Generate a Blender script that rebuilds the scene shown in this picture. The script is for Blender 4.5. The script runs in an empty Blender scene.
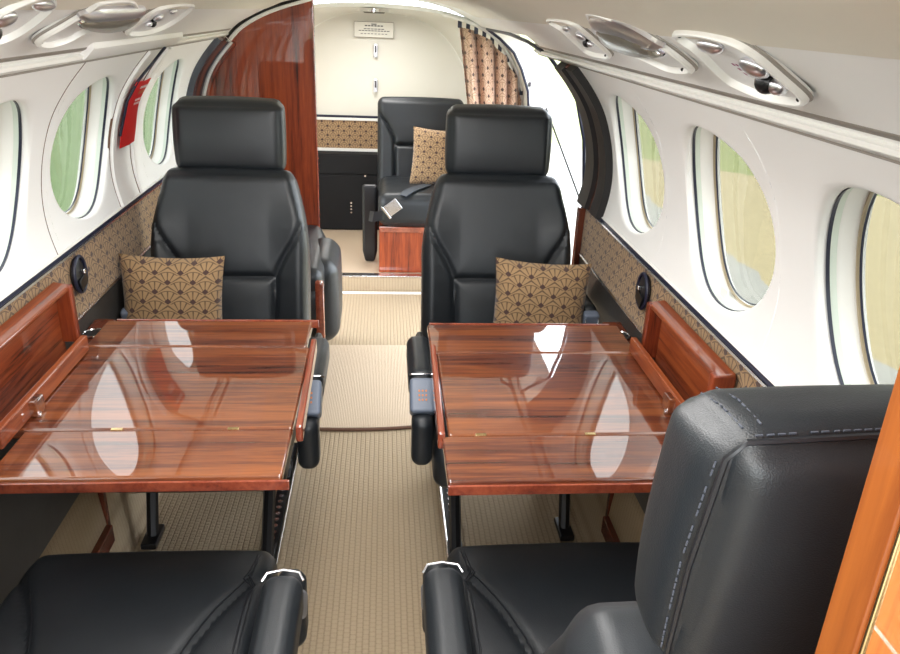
import bpy, bmesh, math, random
from mathutils import Vector, Matrix, noise
from mathutils.bvhtree import BVHTree
random.seed(7)
C = bpy.context.scene.collection
sc = bpy.context.scene
# ------------------------------------------------------------ camera
def setup_camera():
    P = (450., 327.); V = (385., 8.); N = (375., 2140.); f = 758.
    d = lambda p: Vector((p[0]-P[0], -(p[1]-P[1]), -f))
    y = d(V).normalized(); z = -d(N); z = (z - y*z.dot(y)).normalized(); x = y.cross(z)
    cam = bpy.data.cameras.new('camera'); co = bpy.data.objects.new('camera', cam); C.objects.link(co)
    cam.sensor_width = 36; cam.lens = f/900*36; cam.clip_start = .02; cam.clip_end = 800
    R = Matrix((x, y, z)).to_4x4()
    co.matrix_world = Matrix.Translation((.045, 0, 1.35)) @ R
    sc.camera = co
setup_camera()
# ------------------------------------------------------------ world, sun, fill lamps, exposure
w = bpy.data.worlds.new('sky'); sc.world = w; w.use_nodes = True
bg = w.node_tree.nodes['Background']; bg.inputs[0].default_value = (.86, .93, 1, 1); bg.inputs[1].default_value = 4.6
sun = bpy.data.lights.new('sun', 'SUN'); sun.energy = 3.5; sun.angle = .03; sun.color = (1, .95, .87)
so = bpy.data.objects.new('sun', sun); so.rotation_euler = (math.radians(-38), math.radians(0), 0); C.objects.link(so)
def area(name, loc, rot, sx, sy, e, col=(1, .985, .965)):
    l = bpy.data.lights.new(name, 'AREA'); l.shape = 'RECTANGLE'; l.size = sx; l.size_y = sy; l.energy = e; l.color = col
    o = bpy.data.objects.new(name, l); o.location = loc; o.rotation_euler = rot; C.objects.link(o); return o
area('cabin_ceiling_fill', (0, .55, 1.375), (0, 0, 0), .30, 2.5, 13)  # added fill lamp brightening the cabin, not a ceiling fitting
area('aft_ceiling_fill', (0, 4.1, 1.29), (0, 0, 0), .3, .5, 4.2)  # added fill lamp to brighten the rear bulkhead area
area('cockpit_daylight_fill', (0, -.85, 1.05), (math.radians(84), 0, 0), 1.0, .6, 6, (.95, .98, 1))  # added area lamp standing in for daylight from unseen cockpit windows
sc.view_settings.view_transform = 'Standard'; sc.view_settings.look = 'None'
sc.view_settings.exposure = 1.0; sc.view_settings.gamma = 1; sc.view_settings.use_curve_mapping = False

# ------------------------------------------------------------ materials
class NT:
    def __init__(s, name):
        s.m = bpy.data.materials.new(name); s.m.use_nodes = True; s.t = s.m.node_tree
        s.b = s.t.nodes['Principled BSDF']
    def n(s, typ, **kw):
        o = s.t.nodes.new(typ)
        for k, v in kw.items(): setattr(o, k, v)
        return o
    def L(s, a, b): s.t.links.new(a, b)
    def M(s, op, a, b=None, c=None, clamp=False):
        o = s.n('ShaderNodeMath', operation=op, use_clamp=clamp)
        for i, v in enumerate((a, b, c)):
            if v is None: continue
            if isinstance(v, (int, float)): o.inputs[i].default_value = v
            else: s.L(v, o.inputs[i])
        return o.outputs[0]
    def mix(s, f, a, b):
        o = s.n('ShaderNodeMix', data_type='RGBA')
        for i, v in ((0, f), (6, a), (7, b)):
            if isinstance(v, (int, float)): o.inputs[i].default_value = v
            elif isinstance(v, tuple): o.inputs[i].default_value = (*v, 1)
            else: s.L(v, o.inputs[i])
        return o.outputs[2]
    def set(s, **kw):
        for k, v in kw.items():
            k = k.replace('_', ' ')
            i = s.b.inputs[k]
            if isinstance(v, tuple): v = (*v, 1)
            if isinstance(v, (int, float, tuple)): i.default_value = v
            else: s.L(v, i)
    def bump(s, h, strength=.3, dist=.002):
        b = s.n('ShaderNodeBump'); b.inputs['Strength'].default_value = strength; b.inputs['Distance'].default_value = dist
        s.L(h, b.inputs['Height']); s.L(b.outputs[0], s.b.inputs['Normal'])
    def coord(s, kind='Object', scale=(1, 1, 1)):
        tc = s.n('ShaderNodeTexCoord'); mp = s.n('ShaderNodeMapping'); mp.inputs['Scale'].default_value = scale
        s.L(tc.outputs[kind], mp.inputs[0]); return mp.outputs[0]
    def noise(s, vec, scale, detail=3, rough=.5, dist=0):
        n = s.n('ShaderNodeTexNoise'); n.inputs['Scale'].default_value = scale; n.inputs['Detail'].default_value = detail
        n.inputs['Roughness'].default_value = rough; n.inputs['Distortion'].default_value = dist
        s.L(vec, n.inputs['Vector']); return n.outputs['Fac']
    def ramp(s, f, stops):
        r = s.n('ShaderNodeValToRGB'); e = r.color_ramp.elements
        while len(e) < len(stops): e.new(.5)
        for k, (p, c) in enumerate(stops): e[k].position = p; e[k].color = (*c, 1)
        s.L(f, r.inputs[0]); return r.outputs[0]

def simple(name, col, rough=.5, metal=0, bump=None, coat=0, var=0):
    m = NT(name); m.set(Base_Color=col, Roughness=rough, Metallic=metal, Coat_Weight=coat)
    v = m.coord()
    if var:
        f = m.noise(v, 6, 4); c2 = tuple(c*(1-var) for c in col)
        m.set(Base_Color=m.mix(f, col, c2))
    if bump: m.bump(m.noise(v, bump[0], 4), bump[1], .001)
    return m.m
def leather(name, col=(.009, .011, .0135), rough=.40):
    m = NT(name); v = m.coord()
    m.set(Base_Color=m.mix(m.noise(v, 5, 3), col, tuple(c*1.5 for c in col)))
    m.set(Roughness=m.M('MULTIPLY_ADD', m.noise(v, 12, 3), .16, rough-.06), Specular_IOR_Level=.5)
    vo = m.n('ShaderNodeTexVoronoi'); vo.inputs['Scale'].default_value = 900; m.L(v, vo.inputs['Vector'])
    h = m.M('ADD', m.M('MULTIPLY', vo.outputs['Distance'], .12), m.M('MULTIPLY', m.noise(v, 9, 3, .5, .4), 1.1))
    m.bump(h, .35, .004); return m.m
def wood(name, axis, dark=(.035, .009, .005), mid=(.105, .024, .010), light=(.28, .082, .022), coat=1., off=0.):
    m = NT(name)
    a = .8; s = [16, 16, 16]; s[axis] = a
    v = m.coord('Object', tuple(s)); v2 = m.coord('Object', tuple(x*5 for x in s))
    broad = m.noise(v, 1.0, 3, .55, 1.2); fine = m.noise(v2, 1.6, 6, .7, .4)
    f = m.M('ADD', m.M('MULTIPLY', broad, .55), m.M('MULTIPLY', fine, .45))
    c = m.ramp(f, [(.36+off, dark), (.45+off, mid), (.54+off, tuple((p+q)/2 for p, q in zip(mid, light))), (.66+off, light)])
    m.set(Base_Color=c, Roughness=.4, Specular_IOR_Level=.2, Coat_Weight=coat, Coat_Roughness=.015, Coat_IOR=2.1)
    wv = m.noise(m.coord('Object', (7, 7, 7)), 1, 1)
    b = m.n('ShaderNodeBump'); b.inputs['Strength'].default_value = .07; b.inputs['Distance'].default_value = .004
    m.L(wv, b.inputs['Height']); m.L(b.outputs[0], m.b.inputs['Coat Normal'])
    return m.m
def fan_fabric(name, w=.066, tan=(.30, .185, .088), dark=(.050, .024, .013), red=(.03, .008, .012)):
    m = NT(name); uv = m.n('ShaderNodeUVMap'); sp = m.n('ShaderNodeSeparateXYZ'); m.L(uv.outputs[0], sp.inputs[0])
    X = m.M('MULTIPLY', sp.outputs[0], 1/w); Yy = m.M('MULTIPLY', sp.outputs[1], 1/w)
    H = .82
    def lat(ox, oy):
        x = m.M('SUBTRACT', m.M('FLOORED_MODULO', m.M('ADD', X, ox), 1.0), .5)
        y = m.M('FLOORED_MODULO', m.M('ADD', Yy, oy), H)
        r = m.M('SQRT', m.M('ADD', m.M('MULTIPLY', x, x), m.M('MULTIPLY', y, y)))
        return x, y, r
    xa, ya, ra = lat(.5, 0); xb, yb, rb = lat(0., H/2)
    useA = m.M('GREATER_THAN', ya, yb)
    def sel(a, b): return m.M('ADD', m.M('MULTIPLY', useA, a), m.M('MULTIPLY', m.M('SUBTRACT', 1.0, useA), b))
    rl = sel(ra, rb); ok = m.M('LESS_THAN', rl, .55)
    def pick(a, b):   # lower centre when within the scallop, else the upper one
        lo = sel(a, b); hi = m.M('SUBTRACT', m.M('ADD', a, b), lo)
        return m.M('ADD', m.M('MULTIPLY', ok, lo), m.M('MULTIPLY', m.M('SUBTRACT', 1.0, ok), hi))
    x, y, r = pick(xa, xb), pick(ya, yb), pick(ra, rb)
    ang = m.M('ARCTAN2', x, y)
    lines = m.M('GREATER_THAN', m.M('COSINE', m.M('MULTIPLY', ang, 13)), .70)
    edge = m.M('LESS_THAN', m.M('ABSOLUTE', m.M('SUBTRACT', rl, .55)), .018)
    dk = m.M('MAXIMUM', lines, edge)
    dia = m.M('ADD', m.M('ABSOLUTE', x), m.M('ABSOLUTE', m.M('SUBTRACT', y, .11)))
    dot = m.M('LESS_THAN', dia, .135)
    # dots also appear above the next row
    c = m.mix(m.M('MULTIPLY', dk, .85), tan, dark); c = m.mix(dot, c, red)
    nz = m.noise(m.coord('UV', (1, 1, 1)), 500, 2)
    c = m.mix(m.M('MULTIPLY', nz, .16), c, tuple(t*1.3 for t in tan))
    m.set(Base_Color=c, Roughness=.85, Sheen_Weight=.2)
    m.bump(m.M('ADD', m.M('MULTIPLY', dk, -1), nz), .4, .001)
    return m.m
def carpet(name, p=.0150, q=.0145, base=(.44, .335, .215), dark=(.225, .155, .09), k=1.):
    m = NT(name); tc = m.n('ShaderNodeTexCoord'); sp = m.n('ShaderNodeSeparateXYZ'); m.L(tc.outputs['Object'], sp.inputs[0])
    x = m.M('MULTIPLY', sp.outputs[0], 1/p); ix = m.M('FLOOR', x)
    y = m.M('ADD', m.M('MULTIPLY', sp.outputs[1], 1/q), m.M('MULTIPLY', ix, .5))
    fx = m.M('ABSOLUTE', m.M('SUBTRACT', m.M('FRACT', x), .5)); fy = m.M('ABSOLUTE', m.M('SUBTRACT', m.M('FRACT', y), .5))
    groove = m.M('MULTIPLY', m.M('SUBTRACT', fx, .30, None, True), 4.5)
    spot = m.M('MULTIPLY', m.M('SUBTRACT', fy, .33, None, True), 5.5)
    g = m.M('MINIMUM', m.M('ADD', m.M('MULTIPLY', groove, .9), m.M('MULTIPLY', spot, .55)), 1.0)
    v = tc.outputs['Object']
    c = m.mix(m.M('MULTIPLY', g, .75*k), base, dark)
    c = m.mix(m.M('MULTIPLY', m.noise(v, 260, 2), .5), c, tuple(b*.72 for b in base))
    c = m.mix(m.M('MULTIPLY', m.noise(v, 3, 3), .25), c, tuple(b*.8 for b in base))
    m.set(Base_Color=c, Roughness=.95); m.bump(m.M('SUBTRACT', m.noise(v, 400, 2), g), .7, .003)
    return m.m
def glass_mat(name, tint=.5, rough=0):
    m = bpy.data.materials.new(name); m.use_nodes = True; t = m.node_tree; t.nodes.clear()
    o = t.nodes.new('ShaderNodeOutputMaterial'); mx = t.nodes.new('ShaderNodeMixShader'); tr = t.nodes.new('ShaderNodeBsdfTransparent')
    gl = t.nodes.new('ShaderNodeBsdfGlossy'); lw = t.nodes.new('ShaderNodeLayerWeight'); lw.inputs[0].default_value = .5; pw = t.nodes.new('ShaderNodeMath'); pw.operation = 'POWER'; pw.inputs[1].default_value = 5; t.links.new(lw.outputs['Facing'], pw.inputs[0]); fr = t.nodes.new('ShaderNodeMath'); fr.operation = 'MULTIPLY_ADD'; fr.inputs[1].default_value = .5; fr.inputs[2].default_value = .02; t.links.new(pw.outputs[0], fr.inputs[0])
    tr.inputs[0].default_value = (tint, tint*1.0, tint*.96, 1); gl.inputs['Roughness'].default_value = rough
    t.links.new(fr.outputs[0], mx.inputs[0]); t.links.new(tr.outputs[0], mx.inputs[1]); t.links.new(gl.outputs[0], mx.inputs[2])
    t.links.new(mx.outputs[0], o.inputs[0]); return m
def ground_mat():
    m = NT('apron_and_field'); tc = m.n('ShaderNodeTexCoord'); v = tc.outputs['Object']
    sp = m.n('ShaderNodeSeparateXYZ'); m.L(v, sp.inputs[0]); x = m.M('ADD', sp.outputs[0], m.M('MULTIPLY', m.noise(v, 1.2, 4), .6))
    conc = m.mix(m.noise(v, 3, 6, .7), (.25, .245, .22), (.18, .175, .16))
    sand = m.mix(m.noise(v, 9, 6, .7), (.31, .255, .14), (.17, .14, .075))
    gr = m.mix(m.noise(v, 5, 6, .75), (.19, .20, .07), (.10, .12, .035))
    grl = m.mix(m.noise(v, 4, 6, .75), (.13, .18, .07), (.05, .09, .03))
    c = m.mix(m.M('GREATER_THAN', x, 4.6), conc, sand); c = m.mix(m.M('GREATER_THAN', m.M('ADD', x, m.M('MULTIPLY', sp.outputs[1], 1.0)), 21.0), c, gr)
    c = m.mix(m.M('LESS_THAN', x, -2.6), c, grl)
    m.set(Base_Color=c, Roughness=.95); return m.m
M = dict(
 cream=simple('cream_liner_vinyl', (.87, .865, .845), .42, bump=(60, .1), var=.03),
 beige=simple('beige_headliner', (.80, .76, .66), .8, bump=(200, .2), var=.05),
 white=simple('white_plastic', (.82, .81, .77), .3, var=.02),
 panel=simple('ivory_bulkhead_vinyl', (.80, .775, .69), .35, bump=(80, .05), var=.03),
 black=simple('black_plastic', (.008, .008, .01), .35, bump=(90, .1)),
 matte=simple('matte_black_fabric', (.006, .006, .007), .9, bump=(300, .3)),
 rubber=simple('navy_rubber_gasket', (.008, .01, .03), .4),
 silver=simple('brushed_silver', (.75, .75, .78), .25, 1, bump=(120, .1)),
 chrome=simple('chrome', (.85, .85, .88), .08, 1, var=.02),
 brass=simple('brass_hinge', (.75, .55, .28), .25, 1),
 iron=simple('black_painted_metal', (.012, .012, .014), .3, .3, bump=(50, .1)),
 grey=simple('worn_grey_pad', (.16, .19, .25), .35, bump=(60, .2), var=.4),
 red=simple('red_ribbon', (.70, .012, .012), .6, bump=(300, .2), var=.15),
 ink=simple('dark_lettering', (.05, .04, .05), .6), pink=simple('plum_lettering', (.30, .05, .16), .6),
 wht=simple('white_lettering', (.85, .75, .72), .6), orn=simple('orange_lettering', (.50, .16, .04), .6),
 lens=simple('smoked_lens', (.20, .18, .14), .3, .1, coat=.2, var=.2),
 thread=simple('grey_thread', (.055, .062, .08), .5), pipe=simple('dark_leather_piping', (.008, .009, .012), .4),
 lace=simple('dark_lacquered_wood', (.005, .003, .003), .6, var=.4),
 laceb=simple('brown_lacquered_wood', (.16, .040, .02), .25, var=.4),
 bind=simple('brown_carpet_binding', (.16, .08, .05), .8, bump=(300, .4), var=.3),
 leather=leather('black_leather'), leatherg=leather('side_panel_leather', (.03, .028, .026), .4),
 wood=wood('rosewood_veneer', 0), woodv=wood('vertical_rosewood_veneer', 2, mid=(.17, .028, .010), light=(.34, .065, .018), coat=.3),
 woody=wood('lengthwise_rosewood', 1, mid=(.20, .04, .014), light=(.36, .09, .025), coat=.6),
 woodo=wood('orange_rosewood', 2, dark=(.30, .07, .015), mid=(.40, .11, .022), light=(.52, .17, .035)),
 post=wood('post_edge_wood', 2, dark=(.10, .025, .006), mid=(.15, .038, .009), light=(.24, .07, .014), coat=.1),
 edge=wood('rosewood_edge', 1, dark=(.10, .02, .01), mid=(.20, .035, .015), light=(.32, .07, .03)),
 fan=fan_fabric('fan_pattern_fabric'), fans=fan_fabric('small_fan_pattern_fabric', .066, (.36, .23, .12)),
 fanp=fan_fabric('curtain_fabric', .075, (.66, .45, .33), (.38, .20, .14)),
 carpet=carpet('ribbed_sand_carpet'), carpetf=carpet('fine_sand_carpet', .006, .008, (.62, .48, .34), (.42, .31, .21), .7),
 glass=glass_mat('window_glass', .52), shade=glass_mat('tinted_pane', .60), ground=ground_mat(),
 hull=simple('white_painted_hull', (.8, .8, .8), .4), band=simple('pale_green_window_ring', (.62, .68, .60), .3),
 facep=simple('pod_recess_plastic', (.80, .80, .80), .35),
 slate=simple('dark_slate_lacquer', (.03, .035, .05), .2, coat=.6, var=.3), web=simple('belt_webbing', (.035, .045, .06), .5, bump=(400, .4)), satin=simple('satin_chrome', (.80, .80, .84), .32, 1, var=.1), tan=simple('tan_seal', (.42, .34, .22), .5), seam=simple('grey_seam_shade', (.30, .275, .24), .6),  # the seam grey serves gap lines and painted shade on rails and pods
 led=simple('bright_lamp_lens', (.9, .9, .86), .2),
)

# ------------------------------------------------------------ helpers
ORG = {}
def link(name, me, parent=None):
    o = bpy.data.objects.new(name, me); C.objects.link(o)
    if parent is not None:
        o.parent = parent; ORG[o.name] = ORG.get(parent.name, Vector((0, 0, 0)))
    else: ORG[o.name] = Vector((0, 0, 0))
    return o
def obj(name, bm, mat, parent=None, smooth=True, angle=40):
    me = bpy.data.meshes.new(name)
    if parent is not None:
        d = ORG.get(parent.name, Vector((0, 0, 0)))
        if d.length > 0: bmesh.ops.translate(bm, verts=bm.verts, vec=-d)
    bmesh.ops.recalc_face_normals(bm, faces=bm.faces)
    if smooth:
        for f in bm.faces: f.smooth = True
        for e in bm.edges:
            if len(e.link_faces) == 2 and e.calc_face_angle(0) > math.radians(angle): e.smooth = False
    bm.to_mesh(me); bm.free(); me.materials.append(M[mat] if isinstance(mat, str) else mat)
    o = link(name, me, parent)
    if smooth and len(me.polygons) < 400 and mat not in ('leather', 'fan', 'fans', 'cream'):
        wn_ = o.modifiers.new('weighted_normals', 'WEIGHTED_NORMAL'); wn_.keep_sharp = True; wn_.weight = 90
    return o
def tag(o, label, cat, group=None):
    o['label'] = label; o['category'] = cat
    if group: o['group'] = group
    return o
def thing(name, label, cat, loc=(0, 0, 0), group=None):
    o = bpy.data.objects.new(name, None); C.objects.link(o); o.location = loc; ORG[o.name] = Vector(loc)
    o.empty_display_size = .05
    return tag(o, label, cat, group)
def struct(o): o['kind'] = 'structure'; return o
def dup(root, loc=None, rz=None, label=None, group=None):
    r = root.copy(); C.objects.link(r)
    if loc is not None: r.location = loc
    if rz is not None: r.rotation_euler = (0, 0, rz)
    if label: r['label'] = label
    if group: r['group'] = group
    for ch in list(root.children):
        c = ch.copy(); C.objects.link(c); c.parent = r
        for g in list(ch.children):
            d = g.copy(); C.objects.link(d); d.parent = c
    return r
def box(bm, c, s, rot=None):
    r = bmesh.ops.create_cube(bm, size=1)
    mt = Matrix.Translation(c) @ (rot.to_4x4() if rot else Matrix()) @ Matrix.Diagonal((*s, 1))
    bmesh.ops.transform(bm, matrix=mt, verts=r['verts']); return r['verts']
def bbox(c, s, r=.003, seg=2, rot=None, bm=None):
    b = bmesh.new(); box(b, (0, 0, 0), s)
    bmesh.ops.bevel(b, geom=list(b.edges), offset=r, segments=seg, profile=.5, affect='EDGES')
    bmesh.ops.transform(b, matrix=Matrix.Translation(c) @ (rot.to_4x4() if rot else Matrix()), verts=b.verts)
    if bm is None: return b
    return merge(bm, b)
def merge(a, b):
    me = bpy.data.meshes.new('tmp'); b.to_mesh(me); b.free(); a.from_mesh(me); bpy.data.meshes.remove(me); return a
def tube(pts, r, bm=None, seg=10, closed=False, flat=1.):
    bm = bm or bmesh.new(); pts = [Vector(p) for p in pts]; n = len(pts); rings = []
    up = None
    for i, p in enumerate(pts):
        a = pts[(i-1) % n] if (closed or i) else p; b = pts[(i+1) % n] if (closed or i < n-1) else p
        t = (b-a).normalized()
        if up is None: up = Vector((0, 0, 1)) if abs(t.z) < .9 else Vector((1, 0, 0))
        s = t.cross(up).normalized(); up = s.cross(t).normalized()
        rr = r[i] if isinstance(r, (list, tuple)) else r
        rings.append([bm.verts.new(p + s*math.cos(k*2*math.pi/seg)*rr + up*math.sin(k*2*math.pi/seg)*rr*flat) for k in range(seg)])
    for i in range(n if closed else n-1):
        A, B = rings[i], rings[(i+1) % n]
        for k in range(seg): bm.faces.new((A[k], A[(k+1) % seg], B[(k+1) % seg], B[k]))
    if not closed: bm.faces.new(rings[0]); bm.faces.new(rings[-1])
    return bm
def cyl(c, r, h, axis=2, seg=24, r2=None, bm=None, bev=0):
    b = bmesh.new(); bmesh.ops.create_cone(b, cap_ends=True, segments=seg, radius1=r, radius2=r if r2 is None else r2, depth=h)
    rot = {0: Matrix.Rotation(math.pi/2, 4, 'Y'), 1: Matrix.Rotation(-math.pi/2, 4, 'X'), 2: Matrix()}[axis]
    if bev: bmesh.ops.bevel(b, geom=[e for e in b.edges if e.calc_face_angle(0) > .8], offset=bev, segments=2, affect='EDGES')
    bmesh.ops.transform(b, matrix=Matrix.Translation(c) @ rot, verts=b.verts)
    return merge(bm, b) if bm else b
def catmull(pts, k=8):
    P = [Vector(p) for p in pts]; out = []
    for i in range(len(P)-1):
        a = P[max(i-1, 0)]; b = P[i]; c = P[i+1]; d = P[min(i+2, len(P)-1)]
        for j in range(k):
            t = j/k; out.append(.5*((2*b)+(c-a)*t+(2*a-5*b+4*c-d)*t*t+(3*b-a-3*c+d)*t**3))
    out.append(P[-1]); return out
def segdist(x, z, pl):
    best = 9
    for (x0, z0), (x1, z1) in zip(pl, pl[1:]):
        dx, dz = x1-x0, z1-z0; L = dx*dx+dz*dz
        t = max(0, min(1, ((x-x0)*dx+(z-z0)*dz)/L)) if L else 0
        best = min(best, math.hypot(x-x0-t*dx, z-z0-t*dz))
    return best
def cushion(size, r, crown=(0, 0, 0), seams=(), face=None, warp=None, step=.012, gd=.006, gs=.006, puff=.006, bm=None):
    """upholstered block centred on 0: rounded edges, crowned faces, seams sunk into one face.
    face = (axis, sign); seams are polylines in the two other axes."""
    bm = bm or bmesh.new(); h = [s/2 for s in size]; cache = {}
    ns = [max(4, int(s/step)) for s in size]
    ax2 = [a for a in range(3) if face is None or a != face[0]]
    def V(p):
        k = tuple(round(c, 5) for c in p)
        if k in cache: return cache[k]
        q = [max(-(h[i]-r), min(h[i]-r, p[i])) for i in range(3)]
        d = Vector([p[i]-q[i] for i in range(3)]); nrm = d.normalized() if d.length > 1e-9 else Vector((0, 0, 0))
        v = Vector(q) + nrm*r
        for a in range(3):
            if crown[a]:
                o1, o2 = [i for i in range(3) if i != a]
                f = (1-(p[o1]/h[o1])**2)*(1-(p[o2]/h[o2])**2)
                v[a] += crown[a]*max(f, 0)**.6*(p[a]/h[a])
        if face and abs(nrm[face[0]]) > .05 and nrm[face[0]]*face[1] > 0:
            dd = min([segdist(p[ax2[0]], p[ax2[1]], s) for s in seams] or [9])
            g = -gd*math.exp(-(dd/gs)**2) + puff*(1-math.exp(-dd/.03))
            v[face[0]] += face[1]*g*abs(nrm[face[0]])
        if warp: v = Vector(warp(v))
        cache[k] = bm.verts.new(v); return cache[k]
    def spaced(a):  # extra rows in the rounded edges
        n = ns[a]; L = []
        for i in range(n+1):
            t = -1+2*i/n; L.append(t*h[a])
        ex = [s*(h[a]-r*q) for s in (-1, 1) for q in (1, .75, .5, .25)]
        L = sorted(set([round(x, 5) for x in L if abs(x) < h[a]-r*1.1] + [round(x, 5) for x in ex] + [round(-h[a], 5), round(h[a], 5)]))
        return L
    G = [spaced(a) for a in range(3)]
    for a in range(3):
        o1, o2 = [i for i in range(3) if i != a]
        for s in (-1, 1):
            for i in range(len(G[o1])-1):
                for j in range(len(G[o2])-1):
                    q = []
                    for (u, vv) in ((i, j), (i+1, j), (i+1, j+1), (i, j+1)):
                        p = [0, 0, 0]; p[a] = s*h[a]; p[o1] = G[o1][u]; p[o2] = G[o2][vv]; q.append(V(p))
                    if len(set(q)) == 4: bm.faces.new(q)
    return bm
def xform(bm, m): bmesh.ops.transform(bm, matrix=m, verts=bm.verts); return bm
T = Matrix.Translation
def RX(a): return Matrix.Rotation(math.radians(a), 4, 'X')
def RY(a): return Matrix.Rotation(math.radians(a), 4, 'Y')
def RZ(a): return Matrix.Rotation(math.radians(a), 4, 'Z')
def text_marks(rows, orient, bm=None):
    """rows of tiny dashes standing for lettering too small to read: (x, y, w, h) in the plane of orient"""
    bm = bm or bmesh.new()
    for x, y, w, h in rows:
        b = bmesh.new(); box(b, (x, y, 0), (w, h, .0006)); xform(b, orient); merge(bm, b)
    return bm

# ------------------------------------------------------------ fuselage profile
PROF = catmull([(.67, .81, 0), (.684, .88, 0), (.685, .95, 0), (.671, 1.03, 0), (.642, 1.11, 0), (.60, 1.175, 0), (.548, 1.235, 0)], 6)
ARC = [0]
for a, b in zip(PROF, PROF[1:]): ARC.append(ARC[-1]+(b-a).length)
SM = ARC[-1]
def prof(s):
    s = max(0, min(SM, s))
    for i in range(len(ARC)-1):
        if s <= ARC[i+1] + 1e-9:
            t = (s-ARC[i])/(ARC[i+1]-ARC[i]); p = PROF[i].lerp(PROF[i+1], t); d = (PROF[i+1]-PROF[i]).normalized()
            j = i+1 if t > .5 else i-1; j = max(0, min(len(PROF)-2, j)); d2 = (PROF[j+1]-PROF[j]).normalized()
            d = d.lerp(d2, abs(t-.5)).normalized()
            return p, Vector((d.y, -d.x, 0))    # point, outward normal in XZ
def wall_pt(sd, Y, s, out=0):
    p, n = prof(s); q = p + n*out
    return Vector((sd*q.x, Y, q.y))
WS = .210          # arc position of the window centres
RYW, RSW = .194, .171
def ell(a, k=1.): return RYW*k*math.cos(a), RSW*k*math.sin(a)
def wall_mesh(sd, y0, y1, wins):
    bm = bmesh.new(); ND = 72
    cells = []; y = y0
    hw = .215
    for c in sorted(wins):
        cells.append((y, c-hw, None)); cells.append((c-hw, c+hw, c)); y = c+hw
    cells.append((y, y1, None))
    for a, b, c in cells:
        if c is None:
            n = max(1, int((b-a)/.08)); m = 36
            g = [[bm.verts.new(wall_pt(sd, a+(b-a)*i/n, SM*j/m)) for j in range(m+1)] for i in range(n+1)]
            for i in range(n):
                for j in range(m): bm.faces.new((g[i][j], g[i+1][j], g[i+1][j+1], g[i][j+1]))
        else:
            angs = [2*math.pi*k/ND for k in range(ND)]
            cor = [math.atan2(v, u) % (2*math.pi) for u, v in ((hw, SM-WS), (-hw, SM-WS), (-hw, -WS), (hw, -WS))]
            angs = sorted(set([round(t, 6) for t in angs] + [round(t, 6) for t in cor]))
            rings = []
            for t in (1., .8, .6, .42, .28, .16, .08, .03, 0, -.01, -.02):
                ring = []
                for A in angs:
                    ca, sa = math.cos(A), math.sin(A)
                    k = min(hw/abs(ca) if abs(ca) > 1e-6 else 9, (SM-WS if sa > 0 else WS)/abs(sa) if abs(sa) > 1e-6 else 9)
                    ou, ov = ca*k, sa*k; iu, iv = ell(A)
                    tt = max(t, 0); u = iu+(ou-iu)*tt; v = iv+(ov-iv)*tt
                    d = {.08: .0015, .03: .005, 0: .012, -.01: .02, -.02: .03}.get(t, 0)
                    ring.append(bm.verts.new(wall_pt(sd, c+u, WS+v, d)))
                rings.append(ring)
            n = len(angs)
            for R0, R1 in zip(rings, rings[1:]):
                for k in range(n): bm.faces.new((R0[k], R0[(k+1) % n], R1[(k+1) % n], R1[k]))
    bmesh.ops.remove_doubles(bm, verts=bm.verts, dist=.0008)
    return bm
def ring_mesh(sd, c, stations, closed_ends=False):
    """swept oval bands: stations = [(radius factor, depth)], follow the wall"""
    bm = bmesh.new(); ND = 72; rings = []
    for k, d in stations:
        rings.append([bm.verts.new(wall_pt(sd, c+ell(2*math.pi*i/ND, k)[0], WS+ell(2*math.pi*i/ND, k)[1], d)) for i in range(ND)])
    for R0, R1 in zip(rings, rings[1:]):
        for k in range(ND): bm.faces.new((R0[k], R0[(k+1) % ND], R1[(k+1) % ND], R1[k]))
    if closed_ends: bm.faces.new(rings[-1])
    return bm
WR = [.29, .815, 1.328, 1.86]; WL = [.38, .90, 1.41, 1.91, 2.60]
struct(obj('wall_right', wall_mesh(1, -1.2, 2.30, WR), 'cream'))
struct(obj('wall_left', wall_mesh(-1, -1.2, 3.10, WL), 'cream'))
wn = 0
for sd, L in ((1, WR), (-1, WL)):
    for c in L:
        wn += 1
        wd = struct(obj('window_%d' % wn, ring_mesh(sd, c, [(.982, .030), (.970, .034), (.945, .052), (.925, .056), (.920, .066)]), 'white'))
        obj('gasket', ring_mesh(sd, c, [(1.002, .016), (.988, .0145), (.988, .0205), (1.002, .0225), (1.002, .016)]), 'rubber', wd)
        obj('outer_ring', ring_mesh(sd, c, [(.992, .0205), (.985, .026), (.980, .032)]), 'band', wd)
        obj('inner_seal', ring_mesh(sd, c, [(.935, .0555), (.928, .0525), (.918, .0525), (.914, .057)]), 'tan', wd)
        obj('thin_seal', ring_mesh(sd, c, [(.905, .0575), (.900, .055), (.895, .055), (.890, .058)]), 'rubber', wd)
        obj('pane', ring_mesh(sd, c, [(.92, .064), (.6, .064), (.3, .064), (.05, .064)], True), 'glass', wd)
        obj('shade_pane', ring_mesh(sd, c, [(.925, .058), (.6, .058), (.3, .058), (.05, .058)], True), 'shade', wd)
        ang = {1: (100 if c > 1.7 else -80), -1: 75}[sd]; A = math.radians(ang)
        u, v = ell(A, .93); p = wall_pt(sd, c+u, WS+v, .035)
        obj('shade_tab', bbox(p, (.006, .03, .022), .003), 'white', wd)

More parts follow.
